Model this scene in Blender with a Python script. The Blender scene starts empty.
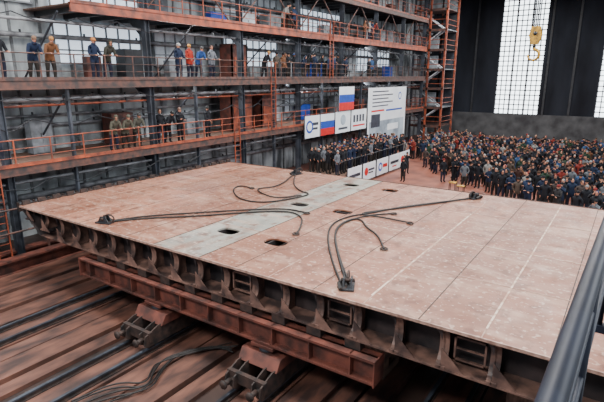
import bpy, bmesh, math, random
import numpy as np
from mathutils import Vector, Matrix
random.seed(7)
R=random.random
def U(a,b): return a+(b-a)*R()

# ------------------------------------------------------------------ materials
def mat(name,c1,c2=None,rough=.6,metal=0.,scale=3.,detail=6.,bump=0.,stretch=(1,1,1),lo=.35,hi=.65,spec=.5):
    m=bpy.data.materials.new(name);m.use_nodes=True
    nt=m.node_tree;b=nt.nodes['Principled BSDF']
    b.inputs['Roughness'].default_value=rough;b.inputs['Metallic'].default_value=metal
    b.inputs['Specular IOR Level'].default_value=spec
    if c2 is None: c2=tuple(x*.7 for x in c1)
    tc=nt.nodes.new('ShaderNodeTexCoord');mp=nt.nodes.new('ShaderNodeMapping')
    mp.inputs['Scale'].default_value=stretch
    n=nt.nodes.new('ShaderNodeTexNoise');n.inputs['Scale'].default_value=scale;n.inputs['Detail'].default_value=detail
    r=nt.nodes.new('ShaderNodeValToRGB')
    r.color_ramp.elements[0].position=lo;r.color_ramp.elements[1].position=hi
    r.color_ramp.elements[0].color=(*c2,1);r.color_ramp.elements[1].color=(*c1,1)
    L=nt.links.new
    L(tc.outputs['Object'],mp.inputs[0]);L(mp.outputs[0],n.inputs['Vector']);L(n.outputs['Fac'],r.inputs[0]);L(r.outputs[0],b.inputs['Base Color'])
    if bump:
        bp=nt.nodes.new('ShaderNodeBump');bp.inputs['Strength'].default_value=bump;bp.inputs['Distance'].default_value=.03
        L(n.outputs['Fac'],bp.inputs['Height']);L(bp.outputs[0],b.inputs['Normal'])
    return m
M={}
M['rail']=mat('rail_paint_rust',(.13,.055,.04),(.035,.028,.028),.6)
M['railred']=mat('rail_paint_red',(.40,.085,.035),(.11,.035,.025),.5,scale=2)
M['dark']=mat('dark_steel',(.022,.025,.032),(.008,.009,.012),.55)
M['col']=mat('column_steel',(.055,.065,.085),(.014,.017,.024),.55,scale=1.5)
M['redbeam']=mat('red_oxide_steel',(.17,.052,.036),(.045,.020,.017),.6,scale=2.5,bump=.2)
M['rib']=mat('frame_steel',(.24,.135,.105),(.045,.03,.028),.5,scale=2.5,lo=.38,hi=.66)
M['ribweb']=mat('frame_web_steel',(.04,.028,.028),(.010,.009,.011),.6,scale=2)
M['edge']=mat('plate_edge_steel',(.50,.33,.27),(.24,.14,.11),.5,scale=6)
M['seam']=mat('weld_bead',(.50,.34,.27),(.28,.15,.11),.5,scale=6)
M['chalk']=mat('chalk_line',(.66,.52,.43),(.46,.28,.2),.7,scale=4,lo=.45,hi=.55)
M['rust']=mat('rusty_dark',(.06,.034,.027),(.014,.012,.012),.7,scale=5,bump=.3)
M['cable']=mat('cable_rubber',(.016,.012,.012),(.007,.007,.007),.6)
M['grey']=mat('grey_paint',(.28,.30,.33),(.12,.13,.14),.6,scale=2)
M['lgrey']=mat('light_panel',(.74,.78,.82),(.42,.46,.50),.6,scale=1.2)
M['white']=mat('banner_white',(.85,.87,.90),(.72,.75,.80),.6,scale=.6)
M['blue']=mat('banner_blue',(.01,.06,.42),(.01,.05,.3),.6)
M['red']=mat('banner_red',(.62,.01,.01),(.5,.008,.008),.6)
M['text']=mat('print_dark',(.04,.045,.07),(.02,.02,.03),.6)
M['yellow']=mat('hook_yellow',(.62,.34,.03),(.20,.11,.02),.45)
M['wood']=mat('plank_wood',(.20,.115,.08),(.07,.04,.03),.7,scale=4,stretch=(3,.3,1))
M['track']=mat('slipway_beam',(.20,.088,.062),(.045,.026,.023),.5,scale=1.6,detail=10,stretch=(2,.6,1),bump=.35,lo=.36,hi=.68)
M['bluegrey']=mat('blue_handrail',(.010,.014,.027),(.006,.008,.015),.5,scale=8,spec=.3)
M['pipe']=mat('pipe_grey',(.28,.29,.31),(.07,.07,.08),.5,scale=2)
M['photo']=mat('poster_photo',(.45,.52,.6),(.06,.08,.11),.6,scale=.5,detail=9)
M['backwall']=mat('back_wall_panel',(.020,.024,.034),(.007,.008,.012),.8,scale=.4,stretch=(1,1,.3),spec=.2)
M['backlow']=mat('back_wall_base',(.085,.09,.095),(.03,.031,.035),.8,scale=.7)
M['ceil']=mat('ceiling_sheet',(.08,.09,.10),(.04,.04,.05),.8)
M['conc']=mat('wall_concrete',(.50,.54,.56),(.09,.10,.11),.8,scale=.8,detail=12,stretch=(1,1,.45),bump=.15,lo=.36,hi=.60)
M['stripe']=mat('wall_batten',(.2,.21,.22),(.07,.075,.08),.7)
def glass_mat(name,col,s):
    m=bpy.data.materials.new(name);m.use_nodes=True
    b=m.node_tree.nodes['Principled BSDF'];b.inputs['Base Color'].default_value=(.6,.65,.7,1)
    b.inputs['Emission Color'].default_value=(*col,1);b.inputs['Emission Strength'].default_value=s
    return m
M['pane']=glass_mat('daylight_glass',(.87,.95,1.),5.)
M['pane2']=glass_mat('dim_glass',(.75,.87,1.),1.1)

def deck_material():
    m=bpy.data.materials.new('primer_deck_plate');m.use_nodes=True
    nt=m.node_tree;N=nt.nodes.new;L=nt.links.new;b=nt.nodes['Principled BSDF']
    b.inputs['Specular IOR Level'].default_value=.42
    tc=N('ShaderNodeTexCoord');sep=N('ShaderNodeSeparateXYZ');L(tc.outputs['Object'],sep.inputs[0])
    def noise(scale,stretch,det=8):
        mp=N('ShaderNodeMapping');mp.inputs['Scale'].default_value=stretch;n=N('ShaderNodeTexNoise')
        n.inputs['Scale'].default_value=scale;n.inputs['Detail'].default_value=det
        L(tc.outputs['Object'],mp.inputs[0]);L(mp.outputs[0],n.inputs['Vector']);return n.outputs['Fac']
    def ramp(f,a,b_,c0=(0,0,0,1),c1=(1,1,1,1)):
        r=N('ShaderNodeValToRGB');r.color_ramp.elements[0].position=a;r.color_ramp.elements[1].position=b_
        r.color_ramp.elements[0].color=c0;r.color_ramp.elements[1].color=c1;L(f,r.inputs[0]);return r.outputs[0]
    def mix(f,a,c,mode='MIX'):
        x=N('ShaderNodeMix');x.data_type='RGBA';x.blend_type=mode
        for s,v in ((x.inputs[0],f),(x.inputs[6],a),(x.inputs[7],c)):
            if hasattr(v,'is_output'): L(v,s)
            else: s.default_value=v
        return x.outputs[2]
    def mth(op,a,c=0):
        x=N('ShaderNodeMath');x.operation=op
        for s,v in ((x.inputs[0],a),(x.inputs[1],c)):
            if hasattr(v,'is_output'): L(v,s)
            else: s.default_value=v
        return x.outputs[0]
    base=ramp(noise(.35,(1,1,1)),.3,.7,(.25,.105,.068,1),(.38,.175,.115,1))
    cx=mth('FLOOR',mth('DIVIDE',mth('ADD',sep.outputs[0],1.8),2.45));cy=mth('FLOOR',mth('DIVIDE',mth('SUBTRACT',sep.outputs[1],14.0),6.2))
    cb=N('ShaderNodeCombineXYZ');L(cx,cb.inputs[0]);L(cy,cb.inputs[1])
    wn=N('ShaderNodeTexWhiteNoise');L(cb.outputs[0],wn.inputs['Vector'])
    tint=ramp(wn.outputs['Value'],0,1,(.78,.77,.76,1),(1.15,1.13,1.12,1))
    base=mix(1.,base,tint,'MULTIPLY')
    inx=mth('MULTIPLY',mth('GREATER_THAN',sep.outputs[0],-11.2),mth('LESS_THAN',sep.outputs[0],-9.3))
    grey=ramp(noise(1.2,(1,.4,1)),.3,.7,(.20,.20,.18,1),(.34,.34,.30,1))
    base=mix(inx,base,grey)
    base=mix(mth('MULTIPLY',ramp(noise(1.1,(.6,2.2,1)),.50,.70),.55),base,(.50,.33,.245,1))
    base=mix(mth('MULTIPLY',ramp(noise(.8,(2.2,.5,1),10),.50,.64),.65),base,(.20,.075,.045,1))
    base=mix(mth('MULTIPLY',ramp(noise(2.6,(1,1,1)),.55,.66),.7),base,(.13,.045,.028,1))
    base=mix(mth('MULTIPLY',ramp(noise(9,(1,1,1)),.58,.66),.5),base,(.60,.46,.38,1))
    L(base,b.inputs['Base Color'])
    L(ramp(noise(1.5,(1,1,1)),.25,.75,(.30,.30,.30,1),(.62,.62,.62,1)),b.inputs['Roughness'])
    return m
M['deck']=deck_material()
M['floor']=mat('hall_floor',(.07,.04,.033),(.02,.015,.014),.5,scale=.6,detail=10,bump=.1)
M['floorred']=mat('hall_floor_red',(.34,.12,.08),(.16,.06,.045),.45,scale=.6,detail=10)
M['people']=bpy.data.materials.new('people_clothes_skin');M['people'].use_nodes=True
_nt=M['people'].node_tree;_a=_nt.nodes.new('ShaderNodeAttribute');_a.attribute_name='Col'
_nt.links.new(_a.outputs['Color'],_nt.nodes['Principled BSDF'].inputs['Base Color']);_nt.nodes['Principled BSDF'].inputs['Roughness'].default_value=.8
_nt.nodes['Principled BSDF'].inputs['Specular IOR Level'].default_value=.25

# ------------------------------------------------------------------ mesh builder
class MB:
    def __init__(s): s.v=[];s.f=[];s.m=[];s.mats=[];s.sm=[]
    def mi(s,k):
        if k not in s.mats: s.mats.append(k)
        return s.mats.index(k)
    def add(s,vs,fs,k,smooth=False):
        o=len(s.v);s.v+= [tuple(v) for v in vs];i=s.mi(k)
        for f in fs: s.f.append(tuple(o+a for a in f));s.m.append(i);s.sm.append(smooth)
    def box(s,x0,x1,y0,y1,z0,z1,k):
        vs=[(x,y,z) for z in (z0,z1) for y in (y0,y1) for x in (x0,x1)]
        s.add(vs,[(0,2,3,1),(4,5,7,6),(0,1,5,4),(2,6,7,3),(0,4,6,2),(1,3,7,5)],k)
    def tube(s,pts,r,k,n=8,closed=False):
        pts=[Vector(p) for p in pts];vs=[];fs=[]
        rr=r if isinstance(r,(list,tuple)) else [r]*len(pts)
        prev=None
        for i,p in enumerate(pts):
            d=(pts[min(i+1,len(pts)-1)]-pts[max(i-1,0)])
            if d.length<1e-6:d=Vector((0,0,1))
            d.normalize()
            if prev is None:
                a=Vector((0,0,1)) if abs(d.z)<.9 else Vector((1,0,0))
                prev=(a-d*a.dot(d)).normalized()
            else: prev=(prev-d*prev.dot(d)).normalized()
            b=d.cross(prev)
            for j in range(n):
                t=2*math.pi*j/n;vs.append(p+(prev*math.cos(t)+b*math.sin(t))*rr[i])
        for i in range(len(pts)-1):
            for j in range(n): fs.append((i*n+j,i*n+(j+1)%n,(i+1)*n+(j+1)%n,(i+1)*n+j))
        fs.append(tuple(range(n))[::-1]);fs.append(tuple(range((len(pts)-1)*n,len(pts)*n)))
        s.add(vs,fs,k,n>6)
    def prism(s,poly,axis,a0,a1,k):
        def P(p,a): return {'x':(a,p[0],p[1]),'y':(p[0],a,p[1]),'z':(p[0],p[1],a)}[axis]
        n=len(poly);vs=[P(p,a0) for p in poly]+[P(p,a1) for p in poly]
        fs=[tuple(range(n))[::-1],tuple(range(n,2*n))]+[(i,(i+1)%n,n+(i+1)%n,n+i) for i in range(n)]
        s.add(vs,fs,k)
    def obj(s,name,parent=None):
        me=bpy.data.meshes.new(name);me.from_pydata(s.v,[],s.f)
        for k in s.mats: me.materials.append(M[k])
        me.polygons.foreach_set('material_index',s.m);me.polygons.foreach_set('use_smooth',s.sm)
        me.update()
        bm=bmesh.new();bm.from_mesh(me);bmesh.ops.recalc_face_normals(bm,faces=bm.faces);bm.to_mesh(me);bm.free()
        o=bpy.data.objects.new(name,me);bpy.context.scene.collection.objects.link(o)
        if parent:o.parent=parent
        return o
def empty(name,loc=(0,0,0)):
    o=bpy.data.objects.new(name,None);o.location=loc;bpy.context.scene.collection.objects.link(o);return o
def smooth_pts(pts,it=3):
    pts=[Vector(p) for p in pts]
    for _ in range(it):
        q=[pts[0]]
        for a,b in zip(pts,pts[1:]): q+= [a*.75+b*.25,a*.25+b*.75]
        q.append(pts[-1]);pts=q
    return pts

# ------------------------------------------------------------------ room shell
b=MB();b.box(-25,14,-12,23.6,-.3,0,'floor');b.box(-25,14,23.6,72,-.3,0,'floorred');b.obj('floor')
b=MB();b.box(-25.4,-25,-12,70,0,20,'conc')
for i in range(56):
    y=-11+i*1.45;b.box(-25,-24.93,y,y+.12,0,20,'stripe')
b.obj('wall_left')
wins=[(-15.9,-10.4),(-4.1,1.2),(6.6,11.9)]
b=MB();xs=-25
for (a,c) in wins:
    b.box(xs,a,70,70.5,0,20,'backwall');b.box(a,c,70,70.5,0,1.2,'backwall');b.box(a,c,70,70.5,19,20,'backwall');xs=c
b.box(xs,14,70,70.5,0,20,'backwall')
b.box(-25,14,69.85,69.999,0,3.1,'backlow')
for i in range(13):
    x=-25+i*3
    if not any(a-.3<x<c+.3 for a,c in wins): b.box(x,x+.25,69.8,69.99,3.1,20,'dark')
b.obj('wall_back')
for i,(a,c) in enumerate(wins):
    b=MB();b.box(a,c,70.22,70.26,1.2,19,'pane')
    for j in range(10):
        x=a+(c-a)*j/9;w=.06 if j%3 else .11;b.box(x-w,x+w,70.1,70.2,1.2,19,'grey')
    z=1.2
    j=0
    while z<19:
        b.box(a,c,70.1,70.2,z-.06,z+.06,'grey' if j%4 else 'dark');z+=.62;j+=1
    b.box(a,c,69.95,70.1,1.1,1.3,'grey')
    b.obj('window_%d'%(i+1))
b=MB();b.box(-25.4,14,-12,70.5,20,20.3,'ceil')
for i in range(14): 
    y=-8+i*6
    b.box(-25,14,y,y+.3,19.7,20,'col');b.box(-25,14,y,y+.3,18.2,18.45,'col')
    for j in range(13):
        x=-25+j*3;b.tube([(x,y+.15,18.3),(x+1.5,y+.15,19.8)],.06,'col',5);b.tube([(x+1.5,y+.15,19.8),(x+3,y+.15,18.3)],.06,'col',5)
b.obj('ceiling')
RX=(-15.2,-11.2,-7.0,-2.8)
b=MB()
x=-20.2
i=0
while x<5:
    w=(.62,.88,.5)[i%3]
    if not any(x<r+.62 and x+w>r-.62 for r in RX):
        b.box(x,x+w,-6,23.4,0,.12+.06*(i%2),'track');x+=w+.14
    else: x+=.11
    i+=1
b.obj('slipway_timber')
for x in RX:
    b=MB();b.box(x-.6,x+.6,-6,23.4,0,.15,'track')
    for dx in (-.42,.42):
        b.box(x+dx-.09,x+dx+.09,-6,23.4,.15,.18,'rust');b.box(x+dx-.02,x+dx+.02,-6,23.4,.18,.27,'rust');b.box(x+dx-.045,x+dx+.045,-6,23.4,.27,.31,'col')
    b.obj('slipway_rail')

# ------------------------------------------------------------------ ship deck section
X0,X1,Y0,Y1,ZT=-18.9,1.0,8.72,20.5,3.2
def ship():
    root=empty('ship_hull_section')
    b=MB();b.box(X0,X1,Y0,Y1,ZT-.05,ZT,'deck');pl=b.obj('deck_plate')
    c=MB()
    for hx in (-10.2,-8.3):
        for hy in (10.87,14.9,19.05):
            c.prism([(hx+.37*math.copysign(abs(math.cos(t))**.7,math.cos(t)),hy+.27*math.copysign(abs(math.sin(t))**.7,math.sin(t))) for t in [2*math.pi*k/28 for k in range(28)]],'z',ZT-.3,ZT+.3,'deck')
    co=c.obj('cutter')
    md=pl.modifiers.new('b','BOOLEAN');md.operation='DIFFERENCE';md.object=co;md.solver='EXACT'
    dg=bpy.context.evaluated_depsgraph_get();me=bpy.data.meshes.new_from_object(pl.evaluated_get(dg))
    pl.modifiers.clear();pl.data=me;bpy.data.objects.remove(co)
    me.materials.clear();me.materials.append(M['deck'])
    for p in me.polygons:p.material_index=0
    pl.parent=root
    b=MB()
    b.box(X0,X1,Y0-.03,Y0,ZT-.06,ZT+.005,'edge')
    for x in (-16.2,-13.7,-6.9,-4.3,-1.8): b.box(x-.012,x+.012,Y0,Y1,ZT,ZT+.008,'seam')
    for x in (-17.4,-15,-12.5,-8.0,-5.6,-3.05,-.6): b.box(x-.010,x+.010,Y0,Y1,ZT,ZT+.006,'rust')
    for y in (11.4,14.0,17.3): b.box(X0,X1,y-.012,y+.012,ZT,ZT+.008,'seam')
    for x in (-11.2,-9.3): b.box(x-.012,x+.012,Y0,Y1,ZT,ZT+.008,'rust')
    for x,y0,y1 in ((-1.8,Y0+.4,Y1-.2),(-4.33,9.2,17.2)): b.box(x-.02,x+.02,y0,y1,ZT+.001,ZT+.009,'chalk')
    b.box(-8,X1,13.965,13.995,ZT+.001,ZT+.009,'chalk')
    b.obj('weld_seams',root)
    b=MB();zb=2.26
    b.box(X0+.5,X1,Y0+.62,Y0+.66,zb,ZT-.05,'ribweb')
    b.box(X0+1.2,X1,Y0+.02,Y0+.75,zb-.04,zb,'rib')
    n=20
    for i in range(n):
        x=X0+.35+i*1.0
        zz=zb+(.45 if i==0 else .2 if i==1 else 0)
        arc=[];ym=.26
        for k in range(13):
            t=-math.pi/2+math.pi*k/12
            arc.append((Y0+.01+ym*math.cos(t),(ZT-.05+zz)/2+(ZT-.05-zz)*.44*math.sin(t)))
        poly=[(Y0+.62,zz),(Y0+.01,zz)]+arc+[(Y0+.01,ZT-.05),(Y0+.62,ZT-.05)]
        b.prism(poly,'x',x-.012,x+.012,'rib')
        vs=[];fs=[]
        path=[(Y0+.01,zz)]+arc+[(Y0+.01,ZT-.05)]
        for (py,pz) in path:
            vs+=[(x-.10,py,pz),(x+.10,py,pz),(x+.10,py+.025,pz),(x-.10,py+.025,pz)]
        for q in range(len(path)-1):
            for e in range(4): fs.append((q*4+e,q*4+(e+1)%4,q*4+4+(e+1)%4,q*4+4+e))
        b.add(vs,fs,'rib')
        q=[(x+.01,zz)]+[(x+.01+.46*math.sin(t),zz+.45*(1-math.sin(t))) for t in [math.pi/2*(1-k/8) for k in range(9)]]
        b.prism(q,'y',Y0+.03,Y0+.055,'rib')
        b.prism([(x-.01,ZT-.05),(x-.36,ZT-.05),(x-.2,ZT-.1),(x-.06,ZT-.22),(x-.01,ZT-.36)],'y',Y0+.10,Y0+.12,'ribweb')
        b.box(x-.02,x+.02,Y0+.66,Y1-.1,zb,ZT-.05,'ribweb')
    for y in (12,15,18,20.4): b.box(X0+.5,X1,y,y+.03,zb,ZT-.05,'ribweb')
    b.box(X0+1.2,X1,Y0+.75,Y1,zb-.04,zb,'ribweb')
    for i in (10,13,16):
        x=X0+.35+i
        for (a,c,d,e) in ((.18,.82,.12,.16),(.18,.82,.62,.66),(.18,.22,.12,.66),(.78,.82,.12,.66),(.22,.78,.38,.40)): b.box(x+a,x+c,Y0+.3,Y0+.36,zb+d,zb+e,'rib')
    b.obj('transverse_frames',root)
    b=MB()
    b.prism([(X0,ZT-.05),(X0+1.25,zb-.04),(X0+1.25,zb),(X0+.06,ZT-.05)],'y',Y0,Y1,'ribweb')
    b.box(X0-.05,X0,Y0,Y1,ZT-.22,ZT+.06,'rust')
    y=Y0
    while y<Y1-.2:
        b.box(X0-.22,X0-.05,y,y+.03,ZT-.25,ZT+.1,'rust');b.box(X0-.04,X0+.05,y+.1,y+.4,ZT,ZT+.17,'rust')
        y+=.6
    b.box(X0-.05,X1,Y1,Y1+.04,ZT-.2,ZT+.02,'rust')
    b.obj('side_coaming',root)
    return root
ship()

for yy,xl,xr in ((8.75,-14.9,-3.9),(13.5,-16,0.5),(18.5,-16,0.5)):
    b=MB();h0,h1=1.4,2.0
    b.box(xl,xr,yy-.22,yy+.22,h1-.06,h1,'redbeam');b.box(xl,xr,yy-.22,yy+.22,h0,h0+.06,'redbeam');b.box(xl,xr,yy-.03,yy+.03,h0,h1,'redbeam')
    b.box(xl-.03,xl,yy-.25,yy+.25,h0-.02,h1+.02,'redbeam');b.box(xr,xr+.03,yy-.25,yy+.25,h0-.02,h1+.02,'redbeam')
    x=xl+.5
    while x<xr:
        b.box(x-.015,x+.015,yy-.21,yy+.21,h0,h1,'redbeam');x+=1.1
    x=xl+.9
    while x<xr:
        b.box(x-.2,x+.2,yy+.0,yy+.22,h1,2.215,'rust');x+=1.05
    b.obj('launching_beam')
def trolley(x,y):
    b=MB()
    for dx in (-.42,.42):
        for dy in (-.75,-.28,.28,.75):
            b.tube([(x+dx-.06,y+dy,.52),(x+dx+.06,y+dy,.52)],.21,'rust',16);b.tube([(x+dx-.1,y+dy,.52),(x+dx+.1,y+dy,.52)],.08,'col',10)
        for o in (-.13,.13):
            b.prism([(y-1.05,.5),(y-.95,.42),(y+.95,.42),(y+1.05,.5),(y+1.0,.78),(y+.55,.95),(y-.55,.95),(y-1.0,.78)],'x',x+dx+o-.02,x+dx+o+.02,'rust')
    b.box(x-.6,x+.6,y-.9,y-.78,.55,.85,'rust');b.box(x-.6,x+.6,y+.78,y+.9,.55,.85,'rust')
    b.prism([(y-.45,.9),(y+.45,.9),(y+.28,1.18),(y-.28,1.18)],'x',x-.62,x+.62,'redbeam')
    b.tube([(x,y,1.1),(x,y,1.32)],.22,'col',16)
    b.box(x-.35,x+.35,y-.25,y+.25,1.3,1.38,'redbeam')
    for dx in (-.42,.42):
        b.tube([(x+dx,y-1.0,.65),(x+dx,y-1.22,.65)],.07,'rust',10);b.tube([(x+dx,y-1.22,.65),(x+dx,y-1.26,.65)],.12,'rust',10)
    b.obj('launching_trolley')
for x in RX:
    for y in (8.75,13.5,18.5):
        if y>9 or x in(-11.2,-7.0): trolley(x,y)
for (x,y) in ((-13.2,11),(-9,11),(-5,11),(-1,11.0),(-13.2,16),(-9,16),(-5,16),(-1,16)):
    b=MB()
    for i in range(8):
        z=.205+i*.25
        if i%2: b.box(x-.5,x+.5,y-.5,y-.2,z,z+.25,'wood');b.box(x-.5,x+.5,y+.2,y+.5,z,z+.25,'wood')
        else: b.box(x-.5,x-.2,y-.5,y+.5,z,z+.25,'wood');b.box(x+.2,x+.5,y-.5,y+.5,z,z+.25,'wood')
    b.obj('timber_cribbing')

# ------------------------------------------------------------------ slings and clamps on deck
def clamp(b,x,y,ang):
    z=ZT+.008
    ca,sa=math.cos(ang),math.sin(ang)
    def T(p): return (x+p[0]*ca-p[1]*sa,y+p[0]*sa+p[1]*ca,z+p[2])
    def bx(x0,x1,y0,y1,z0,z1,k):
        vs=[T((a,c,d)) for d in (z0,z1) for c in (y0,y1) for a in (x0,x1)]
        b.add(vs,[(0,2,3,1),(4,5,7,6),(0,1,5,4),(2,6,7,3),(0,4,6,2),(1,3,7,5)],k)
    bx(-.28,.28,-.16,.16,0,.04,'dark')
    for s in (-.09,.09):
        vs=[T(p) for o in (-.02,.02) for p in ((-.2,s+o,.04),(.2,s+o,.04),(.1,s+o,.24),(-.1,s+o,.24))]
        b.add(vs,[(0,1,2,3),(7,6,5,4),(0,4,5,1),(1,5,6,2),(2,6,7,3),(3,7,4,0)],'dark')
    b.tube([T((0,-.16,.17)),T((0,.16,.17))],.045,'rust',10)
    b.tube([T((.28*math.cos(t)*.7+.18,.0,.17+.13*math.sin(t))) for t in [math.pi*2*k/12 for k in range(13)]],.028,'rust',6)
    b.tube([T((-.3,.14,.05)),T((-.1,.2,.12)),T((.14,.18,.05))],.05,'cable',6)
Zs=ZT+.04
slings=[
 ((-14.24,9.2),.3,[[(-14.2,9.25),(-13.37,10.36),(-12.11,11.5),(-10.99,12.88),(-9.87,13.8),(-9.05,13.43),(-8.37,12.25),(-8.19,11.76)],[(-14.2,9.3),(-13.6,10.5),(-12.4,11.8),(-11.2,13.1),(-10.1,14.0),(-9.2,13.9)]]),
 ((-13.6,19.6),1.3,[[(-13.6,19.5),(-12.37,17.54),(-11.34,16.59),(-10.62,16.43),(-10.89,15.23),(-11.43,14.12),(-12.61,14.07),(-13.99,15.24),(-14.23,16.04),(-13.4,15.88)],[(-13.6,19.3),(-12.9,17.6),(-12.7,16.5),(-13.2,15.9),(-12.4,15.3),(-11.4,15.0),(-10.9,15.9)]]),
 ((-4.86,19.6),-1.9,[[(-4.86,19.5),(-5.78,18.13),(-6.77,16.56),(-7.34,15.19),(-7.84,14.25),(-7.79,13.16),(-7.14,11.9),(-6.11,10.44),(-5.06,9.15)],[(-4.9,19.5),(-5.99,17.62),(-7.06,15.85),(-7.7,14.8),(-6.82,14.92),(-5.69,14.84)]]),
 ((-5.0,9.3),2.0,[[(-5.0,9.4),(-5.8,10.4),(-6.8,11.8),(-7.5,13.0),(-7.6,14.2),(-7.2,14.3),(-6.7,13.6),(-6.03,13.1),(-5.35,12.06)],[(-5.1,9.4),(-6.2,10.9),(-7.2,12.4),(-7.6,13.6),(-7.3,14.8),(-6.6,15.6)]]),
]
for (c,ang,paths) in slings:
    b=MB();clamp(b,c[0],c[1],ang)
    for k,p in enumerate(paths):
        b.tube(smooth_pts([(x,y,Zs+.01*k) for x,y in p]),.029,'cable',7)
        e=p[-1];b.tube([(e[0]+.1*math.cos(t),e[1]+.1*math.sin(t),Zs) for t in [k2*math.pi/5 for k2 in range(11)]],.026,'rust',6)
    b.obj('lifting_sling')
b=MB()
for k in range(5):
    o=k*.17
    pts=[(-8.6-o*.4,9.3+o*.3,.25),(-9.2-o*.5,9.3-o,.25),(-9.9-o*.3,8.6-o*1.4,.25),(-9.7-o*.3,7.6-o*.5,.25),(-9.2-o*.4,6.8,.25),(-9.6-o,5.9+o*.6,.25),(-10.0-o*.6,4.6+o,.25)]
    b.tube(smooth_pts([(x+U(-.12,.12),y+U(-.12,.12),z+.01*k) for x,y,z in pts]),.024,'cable',6)
b.obj('hose_bundle')

# ------------------------------------------------------------------ left galleries
GX=-21.0
GS=empty('steel_gallery_structure')
def gallery(z,y0,y1,depth,railk,fascia,solid=False):
    b=MB()
    b.box(GX-depth,GX,y0,y1,z-.06,z,'wood' if not solid else 'grey')
    b.box(GX-.08,GX+.02,y0,y1,z-.32,z+.02,fascia)
    b.box(GX-.16,GX+.06,y0,y1,z-.36,z-.32,fascia);b.box(GX-.16,GX+.06,y0,y1,z+.0,z+.03,railk)
    y=y0+.5
    while y<y1:
        b.box(GX-depth,GX-.1,y,y+.1,z-.3,z-.06,'dark');y+=1.5
    y=y0+.3
    while y<y1:
        b.box(GX-.025,GX+.025,y-.025,y+.025,z,z+1.12,railk);y+=1.55
    for h,r in ((1.12,.028),(.75,.018),(.4,.018)):
        b.tube([(GX,y0,z+h),(GX,y1,z+h)],r,railk,8)
    b.box(GX-.01,GX+.01,y0,y1,z+.02,z+.15,railk)
    return b.obj('gallery_walkway',GS)
gallery(4.3,-6,57,3.95,'railred','rail')
gallery(7.8,-6,57,3.95,'rail','rail')
gallery(11.1,13,57,3.95,'railred','railred')
gallery(14.2,17,57,3.95,'railred','rail')
for i,y in enumerate((6.1,9.6,17.2,24.5,31,37.5,44,50.5,56.8)):
    b=MB();x=GX-.35
    top=20 if i!=0 else 11
    b.box(x-.16,x+.16,y-.14,y-.11,0,top,'col');b.box(x-.16,x+.16,y+.11,y+.14,0,top,'col');b.box(x-.02,x+.02,y-.11,y+.11,0,top,'col')
    for z in (4.0,7.5,10.8): b.prism([(x-.1,z),(x-1.3,z),(x-.1,z-1.1)],'y',y-.02,y+.02,'col')
    b.box(x-.3,x+.3,y-.3,y+.3,0,.05,'rust')
    b.obj('steel_column',GS)
b=MB()
for (x,z,r,k) in ((-24.5,5.6,.09,'pipe'),(-24.5,6.1,.06,'pipe'),(-24.4,6.9,.14,'lgrey'),(-24.6,9.9,.12,'pipe'),(-24.5,12.9,.18,'pipe'),(-21.5,3.55,.07,'pipe'),(-21.6,7.0,.08,'pipe'),(-21.55,6.75,.05,'railred'),(-24.4,2.2,.16,'pipe'),(-21.6,10.3,.07,'pipe')):
    b.tube([(x,-6,z),(x,57,z)],r,k,10)
    y=-4
    while y<57:
        b.box(x-.05,x+.05,y,y+.06,z-.02,z+r+.12,'dark');y+=3.3
b.obj('wall_pipework',GS)
b=MB()
for x,z in ((-20.6,.0),(-21.6,.0)):
    b.box(x-.25,x+.25,-6,23,z,z+.08,'redbeam');b.box(x-.03,x+.03,-6,23,z+.08,z+.55,'redbeam');b.box(x-.25,x+.25,-6,23,z+.55,z+.63,'redbeam')
b.obj('crane_rail_girder',GS)
b=MB()
for z in (1.6,2.6): b.tube([(-20.9,-6,z),(-20.9,23,z)],.045,'rail',8)
y=-5
while y<23: b.box(-20.94,-20.86,y,y+.08,.63,2.65,'rail');y+=2.6
b.obj('guard_rail',GS)
wn=4
for (y0,y1,z0,z1,k) in ((14.3,19.6,8.6,10.7,'pane2'),(14.3,19.6,11.4,13.8,'pane2'),(20.6,24,8.6,10.6,'lgrey'),(9.3,13.4,11.4,13.6,'lgrey'),(27,33,8.7,10.6,'pane2'),(38,46,8.5,10.7,'lgrey'),(34,44,5.0,7.2,'lgrey'),(47,55,8.5,10.8,'pane2'),(26,33,11.6,13.8,'lgrey'),(36,44,11.6,13.6,'pane2')):
    b=MB();b.box(-24.97,-24.88,y0,y1,z0,z1,k)
    n=max(2,int((y1-y0)/.75))
    for j in range(n+1):
        y=y0+(y1-y0)*j/n;b.box(-24.88,-24.8,y-.035,y+.035,z0,z1,'grey')
    for j in range(4):
        z=z0+(z1-z0)*j/3;b.box(-24.88,-24.8,y0,y1,z-.035,z+.035,'grey')
    b.obj('window_%d'%wn);wn+=1
def cabinet(x,y,z,w,d,h,k):
    b=MB();b.box(x,x+d,y,y+w,z+.05,z+h,k);b.box(x+.05,x+d-.05,y+.05,y+w-.05,z,z+.05,'dark')
    b.box(x+d,x+d+.015,y+.04,y+w/2-.01,z+.1,z+h-.05,k);b.box(x+d,x+d+.015,y+w/2+.01,y+w-.04,z+.1,z+h-.05,k)
    b.box(x+d+.015,x+d+.04,y+w/2-.08,y+w/2-.05,z+h*.5,z+h*.62,'dark');b.obj('electrical_cabinet',GS)
for z in (4.3,7.8,11.1,14.2):
    y=7 if z<9 else 14
    while y<54:
        if R()<.7: cabinet(-24.2,y,z,U(.8,1.9),U(.4,.9),U(.9,1.9),random.choice(['grey','lgrey','col','grey','redbeam','dark','grey','blue']))
        y+=U(1.7,3.4)
def ladder(x,y,z0,z1):
    b=MB()
    for d in (-.25,.25): b.box(x-.03,x+.03,y+d-.02,y+d+.02,z0,z1,'railred')
    z=z0+.3
    while z<z1: b.tube([(x,y-.25,z),(x,y+.25,z)],.014,'railred',6);z+=.3
    b.obj('access_ladder',GS)
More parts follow.
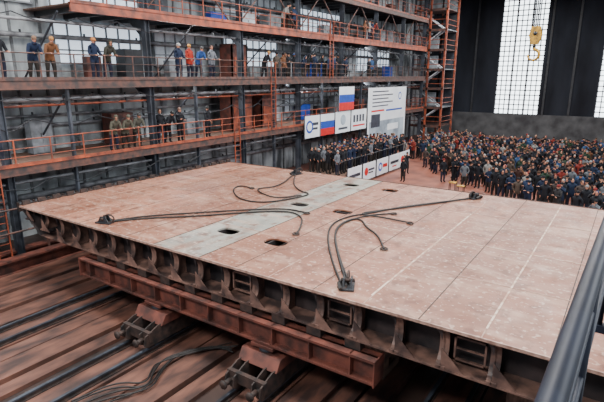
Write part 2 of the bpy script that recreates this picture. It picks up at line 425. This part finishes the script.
ladder(-20.93,23.5,0,5.3);ladder(-20.93,27.4,4.3,8.9);ladder(-20.93,35.2,7.8,12.2);ladder(-20.9,8.8,0,4.2)
b=MB()
for i,y in enumerate((17.2,24.5,31,37.5,44,50.5)):
    b.tube([(-21.35,y,11.2),(-21.35,y+3.2,14.1)],.05,'rail',6);b.tube([(-21.35,y+6.4,11.2),(-21.35,y+3.2,14.1)],.05,'rail',6)
for y in (12.5,20.3,27.7,34.2,41,47.3):
    b.tube([(-24.9,y,4.2),(-21.2,y,7.3)],.05,'col',6);b.tube([(-24.9,y,7.7),(-21.2,y,10.7)],.05,'col',6)
    b.box(-21.3,-21.1,y-.05,y+.05,.0,7.5,'col')
b.obj('cross_bracing',GS)
b=MB()
for z,x in ((7.2,-21.1),(10.5,-21.1),(3.6,-21.1),(6.2,-21.25)):
    y=4
    while y<54:
        l=U(2,4.2);b.tube([(x,y+l*t/6,z-.45*math.sin(math.pi*t/6)*U(.5,1)) for t in range(7)],.022,'dark',5);y+=l
b.obj('hanging_cables',GS)
b=MB()
for (y,z,w,h) in ((24.8,4.3,2.2,2.6),(28.0,4.3,1.8,2.4),(25,7.8,1.5,2.2)):
    b.box(-22.6,-22.5,y,y+w,z,z+h,'redbeam');b.box(-22.5,-22.46,y+.2,y+w-.2,z+.3,z+h-.8,'railred');b.box(-23.6,-22.5,y,y+.08,z,z+h,'redbeam');b.box(-23.6,-22.5,y+w-.08,y+w,z,z+h,'redbeam');b.box(-23.6,-22.45,y,y+w,z+h,z+h+.06,'rail')
b.obj('control_booth',GS)

def tower():
    b=MB();x0,x1,y0,y1=-22.8,-19.0,57.4,61.5
    for x in (x0,(x0+x1)/2,x1):
        for y in (y0,y1): b.box(x-.1,x+.1,y-.1,y+.1,0,17,'railred' if x!=x0 else 'col')
    for i,z in enumerate((2.2,4.4,6.6,8.8,11,13.2,15.4)):
        b.box(x0,x1,y0,y1,z-.1,z,'grey' if i%2 else 'rail')
        b.box(x0-.05,x1+.05,y0-.1,y0,z-.22,z+.04,'rail')
        for h in (.5,1.05):
            b.tube([(x0,y0,z+h),(x1,y0,z+h)],.035,'railred',6);b.tube([(x1,y0,z+h),(x1,y1,z+h)],.035,'railred',6)
        a,c=(x0+.4,x1-.4) if i%2 else (x1-.4,x0+.4)
        for yy in (y0+.25,y0+1.1): b.tube([(a,yy,z-2.2),(c,yy,z)],.07,'lgrey',6)
        for k in range(9):
            t=(k+.5)/9;b.box(a+(c-a)*t-.13,a+(c-a)*t+.13,y0+.25,y0+1.1,z-2.2+2.2*t-.02,z-2.2+2.2*t+.02,'grey')
        if i in (1,3,4): b.box(x0+.5,x0+1.7,y1-.6,y1,z,z+1.6,'lgrey')
        b.box(x0+.2,x1-.2,y1-.1,y1-.05,z,z+1.9,random.choice(['grey','dark','grey','col']))
    b.obj('stair_tower')
tower()

# ------------------------------------------------------------------ banners
def banner(name,x,y0,y1,z0,z1,draw,back='white'):
    b=MB();b.box(x-.04,x,y0,y1,z0,z1,back)
    def q(a,c,d,e,k,o=.006):
        b.box(x,x+o,y0+(y1-y0)*a,y0+(y1-y0)*c,z0+(z1-z0)*d,z0+(z1-z0)*e,k)
    def disc(a,d,r,k,o=.008):
        cy=y0+(y1-y0)*a;cz=z0+(z1-z0)*d
        b.prism([(cy+r*math.cos(t),cz+r*math.sin(t)) for t in [2*math.pi*i/18 for i in range(18)]],'x',x,x+o,k)
    draw(q,disc);
    for yy in (y0,y1): b.tube([(x-.05,yy,z0-.1),(x-.05,yy,z1+.1)],.035,'col',6)
    return b.obj(name)
BX=-20.7
def d_poster(q,disc):
    q(.04,.96,.04,.44,'photo');q(.08,.3,.34,.56,'text',.01);q(.5,.8,.25,.36,'white',.012)
    for i in range(5): q(.1,.5+.12*(i%2),.925-.06*i,.945-.06*i,'text')
    q(.08,.4,.60,.63,'red');q(.45,.9,.59,.62,'blue');disc(.82,.84,.4,'blue');disc(.82,.84,.27,'white',.012)
banner('billboard',BX,41.6,50.6,1.2,6.9,d_poster)
def d_a(q,disc): disc(.3,.5,.5,'blue');disc(.3,.5,.33,'white',.012);q(.5,.9,.55,.68,'text');q(.5,.85,.35,.45,'text')
def d_b(q,disc): disc(.5,.6,.45,'photo');q(.2,.8,.15,.25,'text')
def d_c(q,disc):
    for i in range(4): q(.12+.2*i,.24+.2*i,.4,.75,'text')
    q(.1,.9,.18,.26,'red')
def d_fl(q,disc): q(0,1,0,.333,'red');q(0,1,.333,.666,'blue')
banner('banner',BX,31.0,33.1,3.3,5.0,d_a)
banner('russian_flag_banner',BX,33.25,35.4,3.3,5.0,d_fl)
banner('banner',BX,35.6,38.2,3.25,5.05,d_b)
banner('banner',BX,38.4,41.3,3.25,5.05,d_c)
banner('russian_flag_banner',-20.6,36.0,38.6,5.15,7.1,d_fl)
b=MB();b.box(-19.9,-16.6,29,41.8,.95,1.1,'wood')
for y in range(29,43,2): 
    for x in (-19.8,-16.8): b.box(x-.06,x+.06,y-.06+.1,y+.16,0,.95,'col')
b.tube([(-16.65,29,2.1),(-16.65,41.8,2.1)],.035,'dark',6)
for y in range(29,42,2): b.box(-16.68,-16.62,y+.1,y+.16,1.1,2.1,'dark')
b.box(-19.95,-19.9,29,41.8,0,1.1,'dark');b.obj('viewing_platform')
def d_logo(q,disc): disc(.25,.5,.32,'red');q(.42,.9,.5,.62,'text');q(.42,.8,.34,.42,'text')
def d_logo2(q,disc): q(.1,.9,.42,.6,'text');q(.3,.7,.2,.28,'red')
def d_logo3(q,disc): disc(.3,.5,.36,'blue');disc(.3,.5,.2,'white',.012);q(.52,.92,.4,.62,'red')
for i,(f,y0) in enumerate(((d_logo2,30.2),(d_logo,32.6),(d_logo3,35.0),(d_logo2,37.4),(d_logo,39.6))): banner('banner',-16.45,y0,y0+2.15,.2,1.5,f)

def hook():
    b=MB();x,y=-9.7,58.0;z=12.0
    for dx in (-.25,-.08,.08,.25): b.tube([(x+dx,y,z+.6),(x+dx,y,18.1)],.06,'dark',6)
    for dy in (-.28,.28): b.prism([(x-.62,z+.1),(x-.42,z+1.0),(x+.42,z+1.0),(x+.62,z+.1),(x+.34,z-.8),(x-.34,z-.8)],'y',y+dy-.03,y+dy+.03,'yellow')
    for dy in (-.15,0,.15): b.tube([(x,y+dy-.05,z+.3),(x,y+dy+.05,z+.3)],.5,'dark',20)
    b.tube([(x,y-.36,z+.3),(x,y+.36,z+.3)],.2,'dark',12)
    b.tube([(x,y,z-.7),(x,y,z-1.25)],.16,'dark',10)
    pts=[(x+.0,y,z-1.2)]+[(x+.55*math.cos(t),y,z-1.85+.55*math.sin(t)) for t in [math.radians(a) for a in range(80,-190,-20)]]
    b.tube(pts,[.17]+[.17-.006*i for i in range(len(pts)-1)],'yellow',10)
    b.box(-24.5,13.5,y-.9,y-.6,17.3,18.1,'yellow');b.box(-24.5,13.5,y+.6,y+.9,17.3,18.1,'yellow');b.box(x-.9,x+.9,y-1,y+1,18.1,18.18,'dark')
    b.obj('overhead_crane')
hook()

# ------------------------------------------------------------------ near gallery (where the viewer stands)
b=MB();b.box(.16,2.6,-3,7.5,6.22,6.3,'grey');b.box(.14,.2,-3,7.5,6.0,6.3,'dark')
b.box(5.3,5.5,-2,-1.8,0,6.2,'col');b.box(5.3,5.5,7,7.2,0,6.2,'col');b.box(2.6,5.5,-3,7.5,6.1,6.3,'grey')
rx=lambda y:-.085+.022*y
b.tube([(rx(-3),-3,7.31),(rx(7.5),7.5,7.31)],.031,'bluegrey',16)
for z in (6.98,6.65): b.tube([(rx(-3),-3,z),(rx(7.5),7.5,z)],.014,'bluegrey',10)
for y in (-2.6,-.9,.8,2.35,4.1,5.8,7.4):
    b.tube([(rx(y),y,6.1),(rx(y),y,7.31)],.02,'bluegrey',10);b.box(rx(y)-.02,.16,y-.04,y+.04,6.08,6.14,'bluegrey')
b.obj('observation_gallery')

# ------------------------------------------------------------------ people
SK,JA,TR,SH,HA,DK,LP,GL=range(8)
def ellipsoid(c,r,reg,seg=10,rings=7,Rm=None,taper=0):
    vs=[];fs=[];c=Vector(c)
    vs.append((0,0,-1))
    for i in range(1,rings):
        ph=-math.pi/2+math.pi*i/rings
        for j in range(seg):
            t=2*math.pi*j/seg;vs.append((math.cos(ph)*math.cos(t),math.cos(ph)*math.sin(t),math.sin(ph)))
    vs.append((0,0,1))
    for j in range(seg):
        fs.append((0,1+(j+1)%seg,1+j))
        fs.append((len(vs)-1,1+(rings-2)*seg+j,1+(rings-2)*seg+(j+1)%seg))
    for i in range(rings-2):
        for j in range(seg): fs.append((1+i*seg+j,1+i*seg+(j+1)%seg,1+(i+1)*seg+(j+1)%seg,1+(i+1)*seg+j))
    out=[]
    for v in vs:
        s=1-taper*(.5-.5*v[2]);p=Vector((v[0]*r[0]*s,v[1]*r[1]*s,v[2]*r[2]))
        if Rm: p=Rm@p
        out.append(c+p)
    return out,fs,[reg]*len(fs)
def tubep(pts,rr,reg,n=6):
    t=MB();t.tube(pts,rr,'x',n);return [Vector(v) for v in t.v],t.f,[reg]*len(t.f)
def body(pose,hi):
    J=dict(pel=(0,0,.93),wai=(0,0,1.08),che=(.0,0,1.28),uch=(0,0,1.41),nek=(.005,0,1.50),
      hL=(0,.10,.86),hR=(0,-.10,.86),kL=(.02,.12,.49),kR=(.02,-.12,.49),aL=(-.01,.12,.1),aR=(-.01,-.12,.1),tL=(.15,.14,.045),tR=(.15,-.14,.045),
      sL=(0,.175,1.40),sR=(0,-.175,1.40),eL=(-.03,.25,1.13),eR=(-.03,-.25,1.13),wL=(.06,.25,.89),wR=(.06,-.25,.89))
    J.update({k:v for k,v in pose.items() if k in J})
    rad=dict(pel=.165,wai=.155,che=.165,uch=.13,nek=.06,hL=.115,hR=.115,kL=.082,kR=.082,aL=.06,aR=.06,tL=.048,tR=.048,sL=.08,sR=.08,eL=.062,eR=.062,wL=.045,wR=.045)
    E=[('pel','wai',JA),('wai','che',JA),('che','uch',JA),('uch','nek',JA),('pel','hL',JA),('pel','hR',JA),('hL','kL',TR),('hR','kR',TR),('kL','aL',TR),('kR','aR',TR),('aL','tL',SH),('aR','tR',SH),('uch','sL',JA),('uch','sR',JA),('sL','eL',JA),('sR','eR',JA),('eL','wL',JA),('eR','wR',JA)]
    keys=list(J);idx={k:i for i,k in enumerate(keys)}
    me=bpy.data.meshes.new('t');me.from_pydata([J[k] for k in keys],[(idx[a],idx[c]) for a,c,_ in E],[])
    o=bpy.data.objects.new('t',me);bpy.context.scene.collection.objects.link(o)
    md=o.modifiers.new('s','SKIN');md.use_smooth_shade=True
    for i,k in enumerate(keys):
        sv=me.skin_vertices[0].data[i];sv.radius=(rad[k]*1.0,rad[k]);sv.use_root=(k=='pel')
    ss=o.modifiers.new('u','SUBSURF');ss.levels=2 if hi else 1;ss.render_levels=ss.levels
    dg=bpy.context.evaluated_depsgraph_get();m2=bpy.data.meshes.new_from_object(o.evaluated_get(dg))
    bm=bmesh.new();bm.from_mesh(m2);bmesh.ops.recalc_face_normals(bm,faces=bm.faces);bm.to_mesh(m2);bm.free()
    vs=[v.co.copy() for v in m2.vertices];fs=[tuple(p.vertices) for p in m2.polygons];reg=[]
    for p in m2.polygons:
        c=p.center;best=9;br=JA
        for a,d,rg in E:
            A=Vector(J[a]);D=Vector(J[d])-A;t=max(0,min(1,(c-A).dot(D)/D.length_squared));dist=(c-(A+D*t)).length/(rad[a]*(1-t)+rad[d]*t)
            if dist<best: best=dist;br=rg
        if c.z>.76 and br==TR: br=JA
        if c.z<.11: br=SH
        reg.append(br)
    bpy.data.objects.remove(o);bpy.data.meshes.remove(m2)
    P=[(vs,fs,reg)]
    nk=Vector(J['nek']);hd=pose.get('head',(0,0));Rm=Matrix.Rotation(hd[0],3,'Z')@Matrix.Rotation(hd[1],3,'Y')
    hc=nk+Vector(pose.get('hoff',(.02,0,.135)))
    s1,s2=(14,10) if hi else (8,6)
    P.append(tubep([nk-Vector((0,0,.05)),hc-Vector((.01,0,.05))],[.058,.052],SK,8))
    P.append(tubep([nk-Vector((0,0,.06)),nk+Vector((0,0,.045))],[.095,.078],JA,10))
    def E2(off,r,reg,seg=s1,rings=s2,taper=0): P.append(ellipsoid(hc+Rm@Vector(off),r,reg,seg,rings,Rm,taper))
    E2((0,0,0),(.095,.075,.115),SK,taper=.25)
    E2((.03,0,-.06),(.055,.052,.052),SK)
    E2((.098,0,-.015),(.018,.013,.026),SK,6,4)
    for s in (1,-1):
        E2((0,s*.077,-.01),(.02,.01,.03),SK,6,4);E2((.086,s*.03,.012),(.008,.013,.007),DK,6,4)
        if hi: E2((.088,s*.03,.032),(.008,.018,.005),HA,6,4)
    E2((.084,0,-.058),(.008,.024,.007),LP,6,4)
    hat=pose.get('hat',0)
    if hat==0:
        E2((-.012,0,.055),(.104,.088,.085),HA);E2((-.008,0,.03),(.106,.09,.022),HA,s1,4)
    elif hat==1:
        E2((-.022,0,.035),(.09,.083,.095),HA);E2((-.045,0,-.02),(.06,.08,.08),HA)
    elif hat==2:
        E2((-.005,0,.055),(.115,.1,.085),HA);E2((.02,0,.04),(.14,.105,.012),HA,s1,4)
    elif hat==3:
        E2((-.03,0,.0),(.098,.098,.14),JA);E2((-.02,0,.08),(.09,.09,.06),JA);E2((-.05,0,-.12),(.09,.12,.06),JA)
    for sd,wk,ek in ((1,'wL','eL'),(-1,'wR','eR')):
        w=Vector(J[wk]);d=(w-Vector(J[ek])).normalized();g=pose.get('grip',False)
        if g: d=Vector((.9,-sd*.1,.1)).normalized()
        up=Vector((0,0,1)) if g or abs(d.z)<.6 else Vector((0,-sd,0)).normalized()
        n=(up-d*up.dot(d)).normalized();sdv=d.cross(n)
        Rh=Matrix((d,sdv,n)).transposed()
        P.append(ellipsoid(w+d*.05,(.055,.042,.02),SK,8,6,Rh))
        if hi:
            for k,(o,l) in enumerate(((-.03,.06),(-.011,.075),(.009,.07),(.028,.055))):
                a=w+d*.09+sdv*o;c1=a+d*l*.5-n*.012;c2=c1+d*l*.22-n*l*.35;c3=c2-d*.006-n*l*.3
                P.append(tubep([a,c1,c2,c3],[.0105,.010,.0092,.007],SK,6))
            tside=-1 if (sdv.y*sd>0) else 1
            a=w+d*.03+sdv*tside*.035;P.append(tubep([a,a+d*.03+sdv*tside*.025-n*.01,a+d*.055+sdv*tside*.02-n*.03],[.014,.012,.008],SK,6))
        else:
            P.append(ellipsoid(w+d*.12-n*.02,(.035,.034,.014),SK,6,5,Rh))
    V=[];F=[];G=[]
    for v,f,r in P:
        o=len(V);V+=v;F+=[tuple(o+i for i in q) for q in f];G+=r
    return np.array([tuple(v) for v in V]),F,np.array(G)
lean=dict(pel=(-.12,0,.93),wai=(-.07,0,1.07),che=(.05,0,1.24),uch=(.13,0,1.34),nek=(.2,0,1.42),hoff=(.05,0,.12),head=(0,.35),hL=(-.12,.1,.86),hR=(-.12,-.1,.86),kL=(-.06,.12,.48),kR=(-.12,-.12,.48),aL=(-.08,.12,.1),aR=(-.22,-.12,.1),tL=(.08,.14,.045),tR=(-.06,-.14,.045),
  sL=(.14,.18,1.33),sR=(.14,-.18,1.33),eL=(.16,.26,1.03),eR=(.16,-.26,1.03),wL=(.30,.16,1.04),wR=(.30,-.14,1.04),grip=True)
stand=dict(sL=(0,.175,1.40),eL=(.05,.27,1.10),eR=(.05,-.27,1.10),wL=(.30,.2,1.04),wR=(.30,-.2,1.04),grip=True,head=(0,.2))
fold=dict(eL=(.08,.26,1.16),eR=(.08,-.26,1.16),wL=(.22,-.04,1.2),wR=(.23,.04,1.14),head=(.2,.1))
pock=dict(eL=(-.05,.28,1.14),eR=(-.05,-.28,1.14),wL=(.07,.2,.95),wR=(.07,-.2,.95))
photo=dict(eL=(.16,.24,1.28),eR=(.16,-.24,1.28),wL=(.3,.08,1.5),wR=(.3,-.08,1.5))
side=dict(eL=(-.03,.27,1.13),wL=(.05,.25,.9),eR=(.08,-.27,1.12),wR=(.29,-.25,1.04),head=(-.6,.15),kL=(.05,.14,.49),tL=(.14,.2,.045))
def V(p,**k): d=dict(p);d.update(k);return d
hiV=[body(V(lean,hat=0),True),body(V(stand,hat=1,head=(-.3,.2)),True),body(V(side,hat=2),True),body(V(lean,hat=3,head=(-.4,.3)),True),body(V(fold,hat=0),True),body(V(stand,hat=2,head=(.3,.25)),True)]
loV=[body(V(pock,hat=0),False),body(V(fold,hat=1),False),body(V(photo,hat=0),False),body(V(pock,hat=3,head=(.3,0)),False),body(V(fold,hat=0,head=(-.3,.1)),False),body(V(pock,hat=1),False),body(V(pock,hat=2),False)]
skins=[(.46,.21,.14),(.52,.26,.17),(.38,.18,.12)]
jackets=[(.008,.009,.013)]*14+[(.010,.018,.042)]*5+[(.022,.022,.024),(.05,.038,.035),(.035,.014,.011),(.16,.02,.015),(.02,.035,.08),(.06,.045,.035),(.10,.11,.125),(.014,.032,.018),(.22,.21,.2),(.03,.07,.16),(.12,.05,.025)]
hats=[(.008,.008,.011)]*8+[(.05,.025,.014),(.16,.12,.09),(.18,.02,.02),(.02,.04,.11),(.26,.26,.26),(.08,.045,.025)]
def pal(j=None,h=None):
    j=j or random.choice(jackets);h=h or random.choice(hats);t=random.choice([(.01,.01,.013),(.014,.016,.032),(.024,.02,.018)])
    c=np.ones((8,4));
    for i,v in enumerate((random.choice(skins),j,t,(.01,.008,.008),h,(.012,.008,.008),(.26,.08,.06),(.1,.1,.1))): c[i,:3]=v
    return c
def people_obj(name,items,parent=None):
    Vs=[];Fs=[];Cs=[];o=0
    for (var,x,y,z,ang,s,c) in items:
        v,f,g=var;ca,sa=math.cos(ang)*s,math.sin(ang)*s
        w=np.empty_like(v);w[:,0]=v[:,0]*ca-v[:,1]*sa+x;w[:,1]=v[:,0]*sa+v[:,1]*ca+y;w[:,2]=v[:,2]*s+z
        Vs.append(w);Fs+=[tuple(o+i for i in q) for q in f];o+=len(v)
        Cs.append(np.repeat(c[g],[len(q) for q in f],axis=0))
    me=bpy.data.meshes.new(name);me.from_pydata(np.concatenate(Vs).tolist(),[],Fs)
    at=me.color_attributes.new('Col','FLOAT_COLOR','CORNER');at.data.foreach_set('color',np.concatenate(Cs).astype(np.float32).ravel())
    me.polygons.foreach_set('use_smooth',[True]*len(Fs));me.materials.append(M['people']);me.update()
    ob=bpy.data.objects.new(name,me);bpy.context.scene.collection.objects.link(ob)
    if parent: ob.parent=parent
    return ob
PX=GX-.44
blk=(.008,.009,.013);nav=(.010,.018,.045);br=(.15,.065,.03);ol=(.04,.04,.032);cam=(.085,.08,.06);rd=(.3,.025,.015);bl=(.025,.075,.24);gr=(.12,.13,.15)
P1=[(9.95,1,blk,(.15,.07,.03)),(11.35,0,nav,(.2,.12,.08)),(12.1,0,br,(.4,.2,.07)),(14.2,5,nav,(.5,.2,.07)),(14.95,3,ol,(.03,.02,.02)),(19.4,5,nav,(.4,.4,.4)),(20.2,2,rd,(.5,.25,.06)),(21.0,0,bl,(.08,.08,.08)),(22.0,1,gr,(.08,.04,.03)),(27.2,0,blk,(.4,.2,.06))]
for (y,k,j,h) in P1: people_obj('person',[(hiV[k],PX,y,7.8,U(-.15,.15),U(1.08,1.12),pal(j,h))])
P2=[(14.9,3,cam,(.1,.1,.09)),(15.6,0,cam,(.1,.1,.08)),(16.3,0,(.08,.08,.065),(.05,.05,.05)),(17.8,1,blk,(.04,.02,.015)),(18.4,0,blk,(.02,.02,.02)),(19.2,4,blk,(.2,.12,.09)),(21.4,2,blk,(.02,.02,.02))]
for (y,k,j,h) in P2: people_obj('person',[(hiV[k],PX,y,4.3,U(-.25,.15),U(1.08,1.12),pal(j,h))])
def row(z,groups,x=PX):
    L=[]
    for y0,y1 in groups:
        y=y0
        while y<y1:
            L.append((random.choice(hiV),x-U(0,.05),y,z,U(-.5,.3),U(1.0,1.1),pal()));y+=U(.5,.85)
    return L
people_obj('gallery_spectators',row(7.8,[(28.5,30.0),(31.8,34.4),(36.5,38.6),(43,45)])+[(random.choice(loV),GX-U(1,1.7),U(29,38),7.8,0,1.05,pal()) for _ in range(6)])
people_obj('gallery_spectators',row(11.1,[(29.5,30.8),(42,44)]))
items=[]
for i in range(4):
    y=29.4+U(0,.2)
    while y<41.6:
        items.append((random.choice(loV),-17.0-i*.75+U(-.1,.1),y,1.1,U(-.6,.1),U(1.02,1.1),pal(random.choice([blk,blk,nav,blk,gr]))));y+=U(.55,.8)
people_obj('platform_audience',items)
items=[]
def inpoly(x,y):
    if x<-15.6: return x>-18.4 and 45<y<57
    if x<-9: f=42.0+(x+15.6)/6.6*(35.2-42.0)
    elif x<-6: f=35.2+(x+9)/3*(32.5-35.2)
    else: f=32.5+(x+6)/10*(25-32.5)
    return f<y<57+.1*x
y=24.4
while y<59:
    x=-18.4+U(0,.3)
    while x<10:
        if inpoly(x,y) and R()<.93:
            items.append((random.choice(loV),x+U(-.2,.2),y+U(-.2,.2),0,-math.pi/2+U(-.6,.4),U(1.0,1.18),pal()))
        x+=U(.7,1.0)
    y+=.88
people_obj('crowd_of_spectators',items)
items=[(random.choice(loV),x,y,0,U(-2.5,-.5),1.05,pal(blk)) for x,y in ((-14.2,35.0),(-14.8,36.6),(-15.2,38.1),(-11.6,36.6),(-11.0,37.4))]
people_obj('staff_group',items)
b=MB()
for (x,y) in ((-9.9,33.6),(-9.1,32.8)):
    b.box(x-.25,x+.25,y-.2,y+.2,.7,.75,'yellow')
    for dx in (-.2,.2):
        for dy in (-.15,.15): b.box(x+dx-.02,x+dx+.02,y+dy-.02,y+dy+.02,0,.7,'dark')
b.obj('equipment_stand')

# ------------------------------------------------------------------ light
w=bpy.data.worlds.new('World');bpy.context.scene.world=w;w.use_nodes=True
w.node_tree.nodes['Background'].inputs[0].default_value=(.76,.87,1,1);w.node_tree.nodes['Background'].inputs[1].default_value=.5
def area(name,loc,rot,sx,sy,e,col=(1,1,1)):
    l=bpy.data.lights.new(name,'AREA');l.shape='RECTANGLE';l.size=sx;l.size_y=sy;l.energy=e;l.color=col
    o=bpy.data.objects.new(name,l);o.location=loc;o.rotation_euler=rot;bpy.context.scene.collection.objects.link(o)
for x in (-15,-4):
    for y in (-6,8,24,40,56): area('added_overhead_light',(x,y,17.2),(0,0,0),4,4,2300 if y!=-6 else 3000,(1,.98,.95))  # unseen lights added under the roof; stronger front row brightens the rib face
area('skylight_side',(11,20,15),(0,math.radians(55),0),6,40,6000,(.90,.95,1))
for z in (7.35,10.65):
    for y in (8,20,32,44): area('gallery_fill_light',(-22.4,y+.9,z),(0,math.radians(-25),0),.15,4,170,(.95,.98,1))  # no fixtures here: lights added to brighten the gallery interior and wall
# ------------------------------------------------------------------ camera
cd=bpy.data.cameras.new('camera');cd.sensor_width=36;cd.lens=36*484/604;cd.clip_start=.05;cd.clip_end=300
co=bpy.data.objects.new('camera',cd);co.location=(0,0,8);co.rotation_euler=(math.radians(90-14.5),0,math.radians(34.1))
bpy.context.scene.collection.objects.link(co);bpy.context.scene.camera=co
